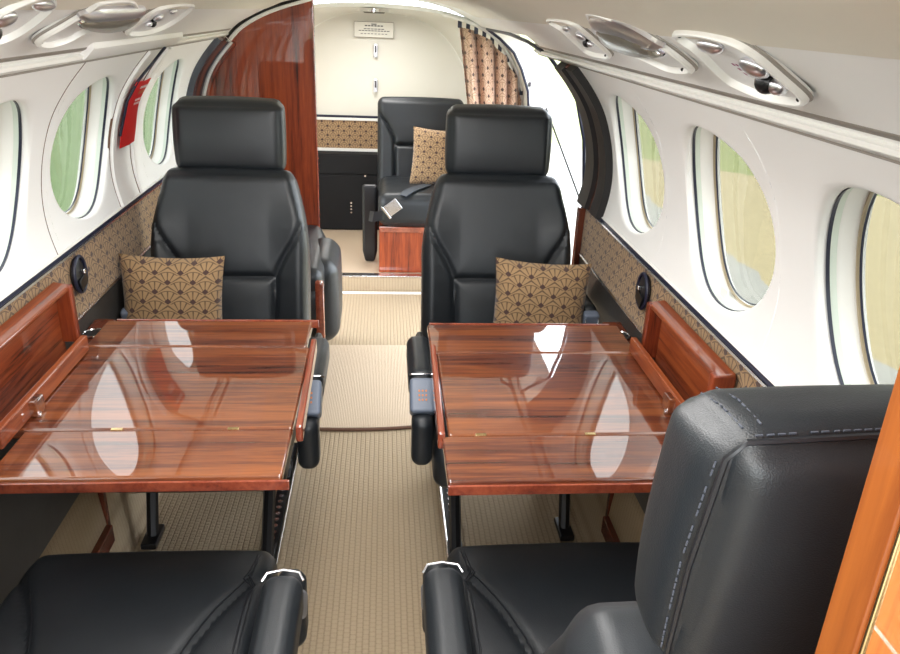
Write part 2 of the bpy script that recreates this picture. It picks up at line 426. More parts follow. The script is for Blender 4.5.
# ------------------------------------------------------------ ceiling
CEIL = [(.548, 1.24), (.52, 1.262), (.48, 1.288), (.43, 1.314), (.385, 1.336)]
CTR = [(.392, 1.331), (.33, 1.357), (.25, 1.376), (.13, 1.392), (0, 1.398)]
def sweep(pts, y0, y1, n=1, bm=None, close=False):
    bm = bm or bmesh.new()
    g = [[bm.verts.new((x, y0+(y1-y0)*i/n, z)) for x, z in pts] for i in range(n+1)]
    m = len(pts)
    for i in range(n):
        for j in range(m if close else m-1): bm.faces.new((g[i][j], g[i+1][j], g[i+1][(j+1) % m], g[i][(j+1) % m]))
    if close: bm.faces.new(g[0]); bm.faces.new(g[-1])
    return bm
bm = bmesh.new()
sweep([(-x, z) for x, z in CEIL], -1.2, 3.70, 4, bm); sweep(CEIL, -1.2, 2.48, 4, bm); sweep(CEIL[2:], 2.48, 3.70, 2, bm)
struct(obj('ceiling', bm, 'cream'))
struct(obj('ceiling_centre', sweep(CTR + [(-x, z) for x, z in CTR[::-1][1:]], -1.2, 3.12, 3), 'beige'))
# centre panel continued aft in cream
struct(obj('ceiling_aft', sweep([(x, z) for x, z in CTR] + [(-x, z) for x, z in CTR[::-1][1:]], 3.12, 3.70, 2), 'cream'))
struct(obj('ceiling_shell', sweep([(-.70, 1.26), (-.5, 1.40), (-.25, 1.47), (0, 1.49), (.25, 1.47), (.5, 1.40), (.70, 1.26)], -1.2, 5.0), 'hull'))
# aft shell: tapering round lining behind the curtain arch
def lerp(a, b, t): return a+(b-a)*t
ARCH = [(.70, .05), (.715, .5), (.71, .90), (.69, 1.02), (.64, 1.14), (.573, 1.232), (.491, 1.293), (.37, 1.335), (.2, 1.362), (0, 1.37)]
ARCB = [(.50, .05), (.54, .5), (.545, .90), (.525, 1.01), (.48, 1.10), (.42, 1.18), (.34, 1.245), (.23, 1.295), (.12, 1.32), (0, 1.33)]
A1 = catmull([(x, z, 0) for x, z in ARCH], 4); B1 = catmull([(x, z, 0) for x, z in ARCB], 4)
full = lambda L: [(p.x, p.y) for p in L] + [(-p.x, p.y) for p in L[::-1][1:]]
def loft(A, B, ya, yb, n=4):
    bm = bmesh.new(); g = []
    for i in range(n+1):
        t = i/n; g.append([bm.verts.new((lerp(a[0], b[0], t), lerp(ya, yb, t), lerp(a[1], b[1], t))) for a, b in zip(A, B)])
    for i in range(n):
        for j in range(len(A)-1): bm.faces.new((g[i][j], g[i+1][j], g[i+1][j+1], g[i][j+1]))
    return bm
struct(obj('wall_aft', loft(full(A1), full(B1), 3.70, 4.75), 'panel'))
struct(obj('wall_bulkhead', (lambda: (lambda b: (b.faces.new([b.verts.new((x, 4.745, z)) for x, z in full(B1)]), b)[1])(bmesh.new()))(), 'panel', smooth=False))
# arch trim at the curtain
def arch_band(A, y, depth, thick, mat, name, zmin=0, scale_in=.02, sgn=None):
    bm = bmesh.new(); pts = [p for p in A if p[1] >= zmin and (sgn is None or p[0]*sgn >= -1e-6)]
    g = []
    for x, z in pts:
        n = Vector((x, z-.85)).normalized() if z > .85 else Vector((1 if x > 0 else -1, 0))
        a = Vector((x, z)); b = a-n*thick
        g.append([bm.verts.new((q.x, yy, q.y)) for q, yy in ((a, y), (a, y+depth), (b, y+depth), (b, y))])
    for G0, G1 in zip(g, g[1:]):
        for k in range(4): bm.faces.new((G0[k], G0[(k+1) % 4], G1[(k+1) % 4], G1[k]))
    bm.faces.new(g[0]); bm.faces.new(g[-1])
    return struct(obj(name, bm, mat))
arch_band(full(A1), 3.66, .05, .018, 'white', 'trim_1')
# closing faces between cabin lining and the aft arch
bm = bmesh.new()
cab = [(.70, .85), (.69, .95), (.68, 1.03), (.645, 1.12), (.60, 1.185), (.548, 1.24), (.48, 1.288), (.385, 1.336), (.25, 1.376), (0, 1.398)]
# ------------------------------------------------------------ cove rails
tn = 1
def rail(sd, y0, y1):
    global tn
    for pts, mat in (([(.556, 1.2255), (.549, 1.2275), (.547, 1.2305), (.556, 1.231)], 'seam'),
                     ([(.56, 1.231), (.544, 1.2315), (.534, 1.237), (.533, 1.243), (.545, 1.248), (.56, 1.248)], 'white'),
                     ([(.56, 1.248), (.538, 1.249), (.526, 1.2555), (.524, 1.259), (.54, 1.264)], 'seam')):  # this last grey band paints the shadow above the white rail
        tn += 1
        struct(obj('trim_%d' % tn, sweep([(sd*x, z) for x, z in pts], y0, y1, 1, close=True), mat))
rail(1, -1.2, 2.62); rail(-1, -1.2, 3.08)
tn += 1; struct(obj('trim_%d' % tn, sweep([(-x, z) for x, z in [(.556, 1.231), (.532, 1.236), (.512, 1.256), (.512, 1.270), (.54, 1.268)]], 1.60, 2.30, 1, close=True), 'cream'))
# ------------------------------------------------------------ side ledges, fabric panels, lower sidewalls
def uv_sheet(rows, mat_u, name, mat, parent=None, kind=True):
    """rows: list of lists of (Vector, u, v)"""
    bm = bmesh.new(); uvl = bm.loops.layers.uv.new('UVMap')
    g = [[(bm.verts.new(p), u, v) for p, u, v in r] for r in rows]
    for i in range(len(g)-1):
        for j in range(len(g[0])-1):
            q = (g[i][j], g[i+1][j], g[i+1][j+1], g[i][j+1]); f = bm.faces.new([a[0] for a in q])
            for l, a in zip(f.loops, q): l[uvl].uv = (a[1], a[2])
    return bm
def side(sd, y0, y1, nm):
    global tn
    rows = [[(Vector((sd*x, y, z)), y, z) for x, z in ((.671, .805), (.669, .75), (.668, .70), (.667, .655))] for y in (y0, (y0+y1)/2, y1)]
    struct(obj('wall_%s_fabric_panel' % nm, uv_sheet(rows, 0, '', ''), 'fan'))
    struct(obj('wall_%s_leather_panel' % nm, sweep([(sd*x, z) for x, z in ((.666, .652), (.668, .55), (.665, .42), (.645, .30))], y0, y1, 3), 'leatherg'))
    struct(obj('wall_%s_lower' % nm, sweep([(sd*x, z) for x, z in ((.645, .30), (.63, .15), (.61, .0))], y0, y1, 1), 'carpet'))
    for pts, mat in (([(.70, .8155), (.672, .8155), (.667, .8175), (.672, .8205), (.70, .8205)], 'white'),
                     ([(.70, .808), (.667, .8075), (.664, .8115), (.667, .8155), (.70, .8155)], 'rubber'),
                     ([(.70, .8025), (.664, .8025), (.661, .805), (.664, .808), (.70, .808)], 'silver'),
                     ([(.680, .650), (.662, .650), (.660, .655), (.662, .659), (.68, .659)], 'silver')):
        tn += 1; struct(obj('trim_%d' % tn, sweep([(sd*x, z) for x, z in pts], y0, y1, 1, close=True), mat))
side(1, -1.2, 2.28, 'right'); side(-1, -1.2, 3.10, 'left')
# vertical seams / frames of the emergency exit on the left wall
def wall_rib(sd, y0, y1, s0, s1, out, mat, name, slant=0, n=24):
    bm = bmesh.new(); g = []
    for i in range(n+1):
        s = s0+(s1-s0)*i/n; dy = slant*i/n
        g.append([bm.verts.new(wall_pt(sd, y, s, o)) for y, o in ((y0+dy, .004), (y0+dy+.002, -out), (y1+dy-.002, -out), (y1+dy, .004))])
    for a, b in zip(g, g[1:]):
        for k in range(4): bm.faces.new((a[k], a[(k+1) % 4], b[(k+1) % 4], b[k]))
    bm.faces.new(g[0]); bm.faces.new(g[-1])
    return struct(obj(name, bm, mat))
for a, b, o, m in ((1.665, 1.67, .001, 'bind'), (2.105, 2.135, .008, 'cream'), (2.278, 2.31, .009, 'cream'), (2.10, 2.104, .0015, 'bind'), (2.275, 2.279, .002, 'bind')):
    tn += 1; wall_rib(-1, a, b, .01, SM-.01, o, m, 'trim_%d' % tn)
# lacquered frames ahead of the partition (left) and ahead of the door (right)
for a, b, o, m in ((2.92, 2.98, .022, 'slate'), (2.982, 3.01, .03, 'laceb'), (3.012, 3.05, .034, 'slate'), (3.052, 3.066, .040, 'white'), (3.068, 3.095, .05, 'woodv')):
    tn += 1; wall_rib(-1, a, b, .0, SM, o, m, 'trim_%d' % tn)
for a, b, o, m in ((2.09, 2.17, .020, 'lace'), (2.172, 2.198, .014, 'laceb'), (2.20, 2.30, .026, 'lace')):  # thin brown strip paints the highlight between the two dark bands
    tn += 1; wall_rib(1, a, b, .0, SM-.012, o, m, 'trim_%d' % tn)
tn += 1; struct(obj('trim_%d' % tn, bbox((.672, 2.29, .40), (.045, .03, .80), .004), 'laceb'))

# ------------------------------------------------------------ left partition of rosewood
PB = catmull([(.655, .0, 0), (.675, .45, 0), (.672, .85, 0), (.642, 1.02, 0), (.577, 1.147, 0), (.50, 1.252, 0), (.38, 1.322, 0), (.225, 1.372, 0)], 5)
def partition():
    bm = bmesh.new(); P0 = [(-p.x, p.y) for p in PB] + [(-.225, 0)]
    a = [bm.verts.new((x, 3.09, z)) for x, z in P0]; b = [bm.verts.new((x, 3.125, z)) for x, z in P0]
    bm.faces.new(a); bm.faces.new(b); n = len(a)
    for i in range(n): bm.faces.new((a[i], a[(i+1) % n], b[(i+1) % n], b[i]))
    return bm
pt = struct(obj('wall_partition_left', partition(), 'woodv', angle=30))
bm = bmesh.new(); tube([(-p.x-.002, 3.082, p.y) for p in PB if p.y > .5], .008, bm, 8)
tn += 1; struct(obj('trim_%d' % tn, bm, 'white'))
bm = bmesh.new(); tube([(-p.x-.012, 3.078, p.y+.006) for p in PB if p.y > .5], .006, bm, 8)
tn += 1; struct(obj('trim_%d' % tn, bm, 'lace'))
tn += 1; struct(obj('trim_%d' % tn, bbox((-.2235, 3.107, .686), (.006, .04, 1.37), .002), 'edge'))
# forward partition beside the camera
def fwd():
    bm = bmesh.new(); P0 = [(.266, 0), (.266, 1.372)] + [(p.x, p.y) for p in PB[::-1] if p.x > .3]
    a = [bm.verts.new((x, .250, z)) for x, z in P0]; b = [bm.verts.new((x, .272, z)) for x, z in P0]
    bm.faces.new(a); bm.faces.new(b); n = len(a)
    for i in range(n): bm.faces.new((a[i], a[(i+1) % n], b[(i+1) % n], b[i]))
    return bm
struct(obj('wall_partition_forward', fwd(), 'woodo', smooth=False))
tn += 1; struct(obj('trim_%d' % tn, bbox((.2645, .2615, .69), (.005, .024, 1.37), .0015), 'post'))
tn += 1; struct(obj('trim_%d' % tn, bbox((.2655, .2485, .69), (.003, .003, 1.37), .001), 'brass'))

# ------------------------------------------------------------ doorway on the right
def doorway():
    bm = bmesh.new()
    # aft jamb and header of the opening, white painted
    pts = [(.66, .0), (.70, .5), (.70, .9), (.685, 1.03), (.65, 1.12), (.61, 1.19), (.55, 1.25), (.49, 1.29)]
    def plate(P, y0, y1, t):
        g = [[bm.verts.new(v) for v in ((x, y0, z), (x, y1, z), (x+t, y1, z), (x+t, y0, z))] for x, z in P]
        for a, b in zip(g, g[1:]):
            for k in range(4): bm.faces.new((a[k], a[(k+1) % 4], b[(k+1) % 4], b[k]))
        bm.faces.new(g[0]); bm.faces.new(g[-1])
    plate(pts, 3.50, 3.70, .10)
    box(bm, (.60, 3.08, 1.305), (.24, 1.24, .02))
    return bm
d = struct(obj('door_1', doorway(), 'white'))
obj('door_seal', tube([(.486, 3.50, 1.283), (.486, 3.1, 1.283), (.488, 2.85, 1.281), (.505, 2.60, 1.268), (.55, 2.46, 1.235), (.625, 2.36, 1.13), (.655, 2.325, 1.0), (.67, 2.31, .82), (.665, 2.31, .3)], .006, None, 8), 'rubber', d)
obj('aft_seal', tube([(.486, 3.50, 1.283), (.545, 3.5, 1.245), (.61, 3.50, 1.19), (.65, 3.5, 1.12), (.685, 3.5, 1.03), (.70, 3.5, .9), (.70, 3.5, .5)], .006, None, 8), 'rubber', d)
obj('switch_plate', bbox((.69, 3.50, 1.06), (.012, .012, .02), .002), 'ink', d)
cb = tag(obj('door_cable', tube([(.66, 2.95, 1.02), (.72, 2.5, .75), (.75, 2.38, .62)], .0035, None, 8), 'iron'), 'thin black cable slanting down across the bright open doorway', 'cable')
struct(obj('door_sill', bbox((.64, 2.95, -.02), (.16, 1.32, .05), .005), 'silver'))

# ------------------------------------------------------------ floors
def slab(x0, x1, y0, y1, z0, z1): b = bmesh.new(); box(b, ((x0+x1)/2, (y0+y1)/2, (z0+z1)/2), (x1-x0, y1-y0, z1-z0)); return b
struct(obj('floor', slab(-.66, .66, -1.2, 3.72, -.05, 0), 'carpet', smooth=False))
struct(obj('floor_aft', slab(-.66, .70, 3.72, 4.75, -.05, .07), 'carpetf', smooth=False))
fr = obj('trim_riser', slab(-.55, .60, 3.708, 3.72, 0, .068), 'carpet', smooth=False); struct(fr)
bm = bbox((.02, 3.742, .073), (1.05, .05, .006), .002)
struct(obj('trim_sill', bm, 'silver'))
struct(obj('trim_threshold', bbox((.02, 3.665, .003), (.9, .022, .006), .002), 'white'))
tag(obj('carpet_mat', bbox((-.01, 2.655, .003), (.44, .70, .006), .002), 'carpetf'), 'fine-textured sand carpet mat lying in the middle of the aisle', 'mat')
tag(obj('carpet_binding', tube([(-.225+.42*t, 2.30-.015*math.sin(math.pi*t)+.012*t, .006) for t in [i/12 for i in range(13)]], .006, None, 8), 'bind'), 'curved brown binding strip crossing the aisle carpet', 'trim strip')
for i, (x, y0, y1) in enumerate(((-.252, .2, 2.2), (.243, .2, 2.2))):
    t = thing('seat_track', '%s seat track in the floor beside the %s table' % (('left', 'left'), ('right', 'right'))[i], 'seat track', (x, y0, 0), 'seat tracks edging the aisle')
    obj('rail', bbox((x, (y0+y1)/2, .006), (.034, y1-y0, .012), .002), 'iron', t)
    s = -1 if x > 0 else 1
    obj('bright_edge', bbox((x+s*.024, (y0+y1)/2, .010), (.006, y1-y0, .018), .002), 'silver', t)
    b = bmesh.new()
    for k in range(int((y1-y0)/.028)): cyl((x, y0+.02+k*.028, .0125), .007, .002, 2, 10, bm=b)
    o = obj('slots', b, 'silver', t)

# ------------------------------------------------------------ seats
LEATHER = 'leather'
def sm(P, k=6): return [(p.x, p.y) for p in catmull([(a, b, 0) for a, b in P], k)]
SL = sm([(-.214, .125), (-.190, .085), (-.163, .045), (-.142, .005), (-.130, -.025)])
BACK_SEAMS = [SL, [(-x, z) for x, z in SL], [(-.130, -.025), (.130, -.025)], [(-.130, -.025), (-.122, -.26)], [(.130, -.025), (.122, -.26)]]
def hug(bvh, path, lift=.0011, step=.016):
    """a path laid onto an upholstered surface"""
    out = []; P = [Vector(p) for p in path]
    for a, b in zip(P, P[1:]):
        n = max(1, int((b-a).length/step))
        for i in range(n): out.append(a.lerp(b, i/n))
    out.append(P[-1]); q = []
    for p in out:
        loc, nor, _, _ = bvh.find_nearest(p)
        q.append(loc + (nor if nor.dot(p-loc) >= 0 or (p-loc).length < 1e-5 else nor)*lift)
    return q
def stitches(path, r=.0007, gap=.0065, ln=.0042):
    bm = bmesh.new(); P = [Vector(p) for p in path]; acc = 0; nxt = 0
    for a, b in zip(P, P[1:]):
        L = (b-a).length; d = (b-a)/L if L else Vector((0, 0, 0))
        while nxt < acc+L:
            s = nxt-acc; e = min(s+ln, L)
            if e-s > .002: tube([a+d*s, a+d*e], r, bm, 5)
            nxt += gap
        acc += L
    return bm
def make_seat(sd, label):
    """local: facing -Y, x = 0 on its centre line, aisle on the sd side"""
    t = thing('cabin_seat', label, 'seat')
    # base
    b = bmesh.new(); merge(b, bbox((0, -.27, .26), (.36, .42, .05), .01))
    obj('seat_base', b, 'iron', t)
    for x in (-sd*.17, sd*.145):
        for y0, y1 in ((-.10, -.06), (-.34, -.46 if x*sd > 0 else -.37)):
            b = bmesh.new(); tube([(x, y0+.05*(1 if y0 > -.2 else 1), .25), (x, y1, .014)], .016, b, 8); merge(b, bbox((x, y1, .008+.006), (.04, .09, .018), .004))
            obj('leg', b, 'iron', t)
    # cushion
    def cw(v):
        x, y, z = v
        fr = max(0, (-y-.10)/.2)
        z -= .035*fr**2.2 if z > -.02 else 0
        return (x, y, z)
    CL = sm([(.212, -.185), (.178, -.130), (.140, -.050), (.110, .045), (.098, .15), (.095, .26)])
    CS = [CL, [(-x, y) for x, y in CL]]
    c = cushion((.44, .56, .13), .03, (0, .012, .018), CS + [[(-.095, .12), (.095, .12)]], (2, 1), cw, .006, .009, .009)
    xform(c, T((0, -.30, .355))); bmesh.ops.recalc_face_normals(c, faces=c.faces); cb_ = BVHTree.FromBMesh(c)
    cu_ = obj('seat_cushion', c, LEATHER, t)
    for sq in CS: obj('seam', tube(hug(cb_, [(x, y-.30, .44) for x, y in sq[2:]], .0, .008), .0016, None, 6), 'pipe', cu_)
    for k2 in (0, .007, .014): obj('piping', tube(hug(cb_, [(sd*(.207-k2), y, .47) for y in (-.55, -.50, -.40, -.2, -.05)], .0, .01), .0013, None, 6), 'pipe', cu_)
    # backrest, reclined
    RC = 13
    bm_ = T((0, 0, .36)) @ RX(-RC)
    def bw(v):
        x, y, z = v; k = max(0, (z-.04)/.22); x *= 1-.17*min(1, k)**1.6
        if z > .20: y += .0
        s = min(1, abs(x)/.2)
        y -= .028*max(0, (s-.55)/.45)**1.5*(1 if y < 0 else 0)*(1 if z < .12 else max(0, 1-(z-.12)/.1))
        return (x, y, z)
    k = cushion((.45, .095, .56), .035, (0, .012, .01), BACK_SEAMS, (1, -1), bw, .0055, .009, .0085, .009)
    xform(k, bm_ @ T((0, .0475, .28))); bmesh.ops.recalc_face_normals(k, faces=k.faces); bb = BVHTree.FromBMesh(k)
    bk = obj('backrest', k, LEATHER, t)
    for sq in BACK_SEAMS[:3]:
        obj('seam', tube(hug(bb, [bm_ @ T((0, .0475, .28)) @ Vector((x, -.05, z)) for x, z in sq], .0, .008), .0016, None, 6), 'pipe', bk)
    # shoulder seam with twin stitch rows, aisle and window side
    for s in (-1, 1):
        for off in (0, .012):
            path = [bm_ @ Vector((s*(.222-off*0), .02+off, z)) for z in (0.05, .25)]
    # headrest
    hm = bm_ @ T((0, .052, .662)) @ RX(5)
    hs = [[(-.145, -.105), (-.145, .098), (.145, .098), (.145, -.105)]]
    def hwp(v):
        x, y, z = v
        if z < 0 and y < 0: y += .014*min(1, -z/.11)**2
        if z > .05: z -= .022*max(0, (.044-y)/.088)*min(1, (z-.05)/.05)
        return (x, y, z)
    k = cushion((.306, .088, .215), .028, (.006, .010, .008), hs, (1, 1), hwp, .009, .004, .004, .005)
    xform(k, hm); bmesh.ops.recalc_face_normals(k, faces=k.faces); hb = BVHTree.FromBMesh(k)
    hd = obj('headrest', k, LEATHER, t)
    # stitched seams on the headrest: around the back edge and over the top corners
    def rows(pts, nm):
        b = stitches(hug(hb, [hm @ Vector(p) for p in pts])); obj(nm, b, 'thread', hd)
    yb = .042
    for dz in (.0, ):
        rows([(-.1515, yb-.007, -.085), (-.1555, yb-.007, 0), (-.1515, yb-.007, .082)], 'stitching'); rows([(.1515, yb-.007, -.085), (.1555, yb-.007, 0), (.1515, yb-.007, .082)], 'stitching')
        rows([(-.135, yb-.006, .1045), (0, yb-.006, .1115), (.135, yb-.006, .1045)], 'stitching')
    for s in (-1, 1):
        for dx in (.0, .011):
            rows([(s*(.137-dx), .028, .1040+dx*.1), (s*(.137-dx), .0, .0965+dx*.1), (s*(.137-dx), -.028, .0860+dx*.1)], 'stitching')
    # piping around the headrest back
    hp = [(-.147, yb-.003, -.09), (-.150, yb-.003, 0), (-.147, yb-.003, .088), (-.138, yb-.003, .1000), (0, yb-.003, .1075), (.138, yb-.003, .1000), (.147, yb-.003, .088), (.150, yb-.003, 0), (.147, yb-.003, -.09)]
    obj('piping', tube([hm @ Vector(p) for p in hp], .0020, None, 6), 'pipe', hd)
    # neck posts
    for x in (-.07, .07): obj('neck_post', tube([bm_ @ Vector((x, .06, .53)), bm_ @ Vector((x, .055, .64))], .012, None, 10), 'iron', t)
    # twin stitch rows curving down the shoulders of the backrest
    for s in (-1, 1):
        for off in (0, .011):
            pts = [bm_ @ Vector(p) for p in ((s*.165, .055+off, .5605), (s*.182, .055+off, .553), (s*.1925, .055+off, .535), (s*.1985, .055+off, .50), (s*.205, .055+off, .45), (s*.215, .055+off, .38), (s*.2245, .055+off, .30))]
            obj('stitching', stitches(hug(bb, pts)), 'thread', bk)
    # aisle arm
    ax = sd*.248
    k = cushion((.062, .24, .075), .022, (0, 0, .004), step=.012)
    am = obj('armrest', xform(k, T((ax, -.38, .513))), LEATHER, t)
    obj('arm_panel', bbox((ax-sd*.012, -.29, .39), (.022, .40, .20), .012), 'leatherg', am)
    obj('arm_trim', tube([(ax-.031, -.487, .541), (ax-.024, -.497, .548), (ax, -.501, .550), (ax+.024, -.497, .548), (ax+.031, -.487, .541)], .0024, None, 8), 'silver', am)
    pd = obj('control_pad', bbox((ax, -.532, .505), (.060, .085, .045), .009, 3, RX(45).to_3x3()), 'grey', am)
    obj('pad_face', text_marks([(-.008+.008*i, -.014+.011*j, .004, .0045) for i in range(3) for j in range(3)], T((ax, -.549, .522)) @ RX(45)), 'orn', am)
    obj('arm_front', xform(cushion((.050, .07, .13), .022), T((ax, -.565, .415))), 'leather', am)
    # window-side arm, shorter
    wx = -sd*.247
    k = cushion((.045, .20, .05), .02, step=.014)
    am2 = obj('armrest', xform(k, T((wx, -.02, .565))), LEATHER, t)
    obj('control_pad', bbox((wx, -.130, .558), (.045, .03, .042), .009, 3, RX(15).to_3x3()), 'grey', am2)
    obj('pad_rim', tube([(wx-.018, -.147, .544), (wx+.018, -.147, .544), (wx+.018, -.140, .572), (wx-.018, -.140, .572)], .003, None, 6, True), 'silver', am2)
    return t
G = 'black leather cabin seats'
sA = make_seat(-1, 'black leather seat behind the right table, patterned pillow on it'); sA['group'] = G
sA.location = (.385, 2.09, 0)
sB = make_seat(1, 'black leather seat behind the left table, beside the red ribbon wall'); sB['group'] = G
sB.location = (-.401, 2.09, 0)
for s_, dx, dy in ((sA, .0, .03), (sB, .026, .02)):
    for ch in s_.children:
        if s_ is sB and ch.name.startswith('armrest') and not any(g.name.startswith('arm_panel') for g in ch.children): ch.location.x += .012
        if any(g.name.startswith('arm_panel') for g in ch.children): ch.location.x += dx; ch.location.y += dy
YF = .61
sC = dup(sB, (.387, YF, 0), math.pi, 'black leather seat seen from behind, headrest close against the forward partition')
sD = dup(sA, (-.372, YF, 0), math.pi, 'black leather seat in front of the left table, only its cushion and aisle arm showing')
for s_ in (sC, sD):
    for ch in s_.children:
        if ch.name.startswith('armrest') and len(ch.children) > 2 and any(g.name.startswith('arm_panel') for g in ch.children): ch.location.y += .138; ch.location.x += -.026 if s_ == sC else -.018
        for g in ch.children:
            if ch.location.y > .05 and g.name.startswith(('control_pad', 'pad_face')): g.location.y += .022; g.location.z -= .030
        if ch.name.startswith('headrest'): ch.location.z += .045; ch.location.y += .004
for ch in sD.children:
    if ch.name.startswith(('backrest', 'headrest', 'neck_post')): ch.location.y += .055; ch.location.z -= .02
sE = dup(sA, (-.395, 2.60, 0), math.pi, 'black leather seat mostly hidden, back to back with the left table seat')

for ch in list(sE.children):
    if ch.name.startswith(('headrest', 'neck_post')):
        for g in list(ch.children): bpy.data.objects.remove(g)
        bpy.data.objects.remove(ch); continue
    if ch.name.startswith(('seat_cushion', 'leg', 'seat_base')): ch.location.y += .10
    if ch.name.startswith('backrest'):   # folded forward onto the cushion
        Rm = RX(101); pv = Vector((0, 0, .36)); ch.rotation_euler = (math.radians(101), 0, 0); ch.location = Vector((0, .06, .40)) - Rm @ pv
    if any(g.name.startswith('arm_panel') for g in ch.children):
        for g in list(ch.children): bpy.data.objects.remove(g)
        bpy.data.objects.remove(ch)
inv = Matrix.Rotation(-math.pi, 4, 'Z') @ T((.395, -2.60, 0))
ORG[sE.name] = Vector((0, 0, 0))
obj('side_bolster', xform(cushion((.125, .30, .34), .058, (.004, 0, .004), step=.014), inv @ T((-.186, 2.80, .335)) @ RX(6)), 'leather', sE)
obj('arm_post', xform(bbox((0, 0, 0), (.030, .035, .26), .008), inv @ T((-.172, 2.45, .36))), 'edge', sE)

# ------------------------------------------------------------ pillows
def pillow(w, h, t, mat):
    bm = bmesh.new(); uvl = bm.loops.layers.uv.new('UVMap'); N = 28; fac = []
    for s in (-1, 1):
        g = []
        for i in range(N+1):
            r = []
            for j in range(N+1):
                u = -1+2*i/N; v = -1+2*j/N
                pu = u*(1-.07*(1-v*v)*abs(u)); pv = v*(1-.07*(1-u*u)*abs(v))
                th = t/2*(max(0, (1-u**4)*(1-v**4)))**.55
                wr = .003*noise.noise(Vector((u*2.2, v*2.2, s*3.)))*(1-u*u)*(1-v*v)
                r.append((bm.verts.new((pu*w/2, s*(th+wr), pv*h/2)), u*w/2+.5, v*h/2+.5))
            g.append(r)
        for i in range(N):
            for j in range(N):
                q = (g[i][j], g[i+1][j], g[i+1][j+1], g[i][j+1]); f = bm.faces.new([a[0] for a in q])
                for l, a in zip(f.loops, q): l[uvl].uv = (a[1], a[2])
    bmesh.ops.remove_doubles(bm, verts=bm.verts, dist=.0004)
    return bm
pg = 'fan-patterned throw pillows'
p1 = tag(obj('throw_pillow', pillow(.275, .285, .10, 'fan'), 'fan'), 'gold fan-patterned pillow on the seat behind the left table', 'pillow', pg)
p1.location = (-.527, 1.985, .575); p1.rotation_euler = (math.radians(-12), math.radians(2), math.radians(4))
p2 = p1.copy(); C.objects.link(p2); p2['label'] = 'gold fan-patterned pillow on the seat behind the right table'
p2.location = (.487, 1.985, .572); p2.rotation_euler = (math.radians(-12), math.radians(2.5), math.radians(-3))
p3 = tag(obj('throw_pillow', pillow(.27, .30, .10, 'fans'), 'fans'), 'small-patterned pillow on the far black seat with the wooden base', 'pillow', pg)
p3.location = (.320, 4.01, .635); p3.rotation_euler = (math.radians(-14), math.radians(3), math.radians(-4))

# ------------------------------------------------------------ tables
ZT = .65
def make_table(sd):
    nm = 'left' if sd < 0 else 'right'
    # cabin coordinates measured from the table's own aisle edge
    X0 = .105 if sd < 0 else .150
    X1 = .605 if sd < 0 else .625
    f = lambda x: sd*x
    yA, yB, yC, yD = (1.048, 1.198, 1.555, 1.705) if sd < 0 else (1.026, 1.170, 1.525, 1.69)
    t = thing('folding_table', 'glossy rosewood folding table %s' % ('left of the aisle' if sd < 0 else 'right of the aisle'), 'table', (f(.62), 1.35, 0), 'glossy folding cabin tables')
    def leaf(x0, x1, y0, y1, name):
        return obj(name, bbox((f((x0+x1)/2), (y0+y1)/2, ZT-.010), (x1-x0, y1-y0-.003, .020), .005, 3), 'wood', t)
    m = leaf(X0+.012, X1, yB, yC, 'main_leaf')
    n = leaf(X0+(.012 if sd < 0 else 0), X1-(.03 if sd < 0 else .0), yA, yB, 'front_leaf')
    b = leaf(X0+(.02 if sd < 0 else .0), X1-.005, yC, yD, 'rear_leaf')
    # darker moulded edges
    obj('edge_band', bbox((f((X0+X1)/2-.01), yA-.001, ZT-.016), (X1-X0-.02, .006, .018), .002), 'edge', n)
    obj('edge_band', bbox((f((X0+X1)/2-.01), yD+.001, ZT-.008), (X1-X0-.03, .006, .020), .002), 'edge', b)
    lip = obj('aisle_rail', xform(bbox((0, 0, 0), (.013, yC-yB+.03, .034), .004, 3), T((f(X0+.002), (yB+yC)/2+.005, ZT-.006)) @ RZ(-sd*1.0)), 'edge', t)
    for x in (.42, .22):
        obj('hinge', bbox((f(x), yB, ZT+.0005), (.020, .008, .003), .001), 'brass', t)
    # slide board and fold-out arm by the wall
    obj('slide_rail', xform(bbox((0, 0, 0), (.014, .40, .035), .003), T((f(X1-.018), 1.33, ZT+.020))), 'woody', t)
    br = obj('bracket', bbox((f(X1-.028), 1.255, ZT+.018), (.02, .035, .032), .004), 'wood', t)
    obj('bracket_pin', cyl((f(X1-.036), 1.245, ZT+.005), .006, .012, 0, 12, bev=.001), 'chrome', br)
    # support under the table
    b2 = bmesh.new()
    obj('support_post', bbox((f(.645), 1.60, .36), (.035, .02, .50), .003), 'laceb', t)
    obj('support_rail', bbox((f(.63), 1.28, .13), (.03, .62, .05), .004), 'laceb', t)
    obj('support_rail_lining', bbox((f(.648), 1.28, .158), (.03, .60, .012), .003), 'iron', t)
    obj('support_strut', tube([(f(.655), 1.56, .60), (f(.655), 1.56, .20)], .006, None, 8), 'chrome', t)
    return t
tL = make_table(-1); tR = make_table(1)
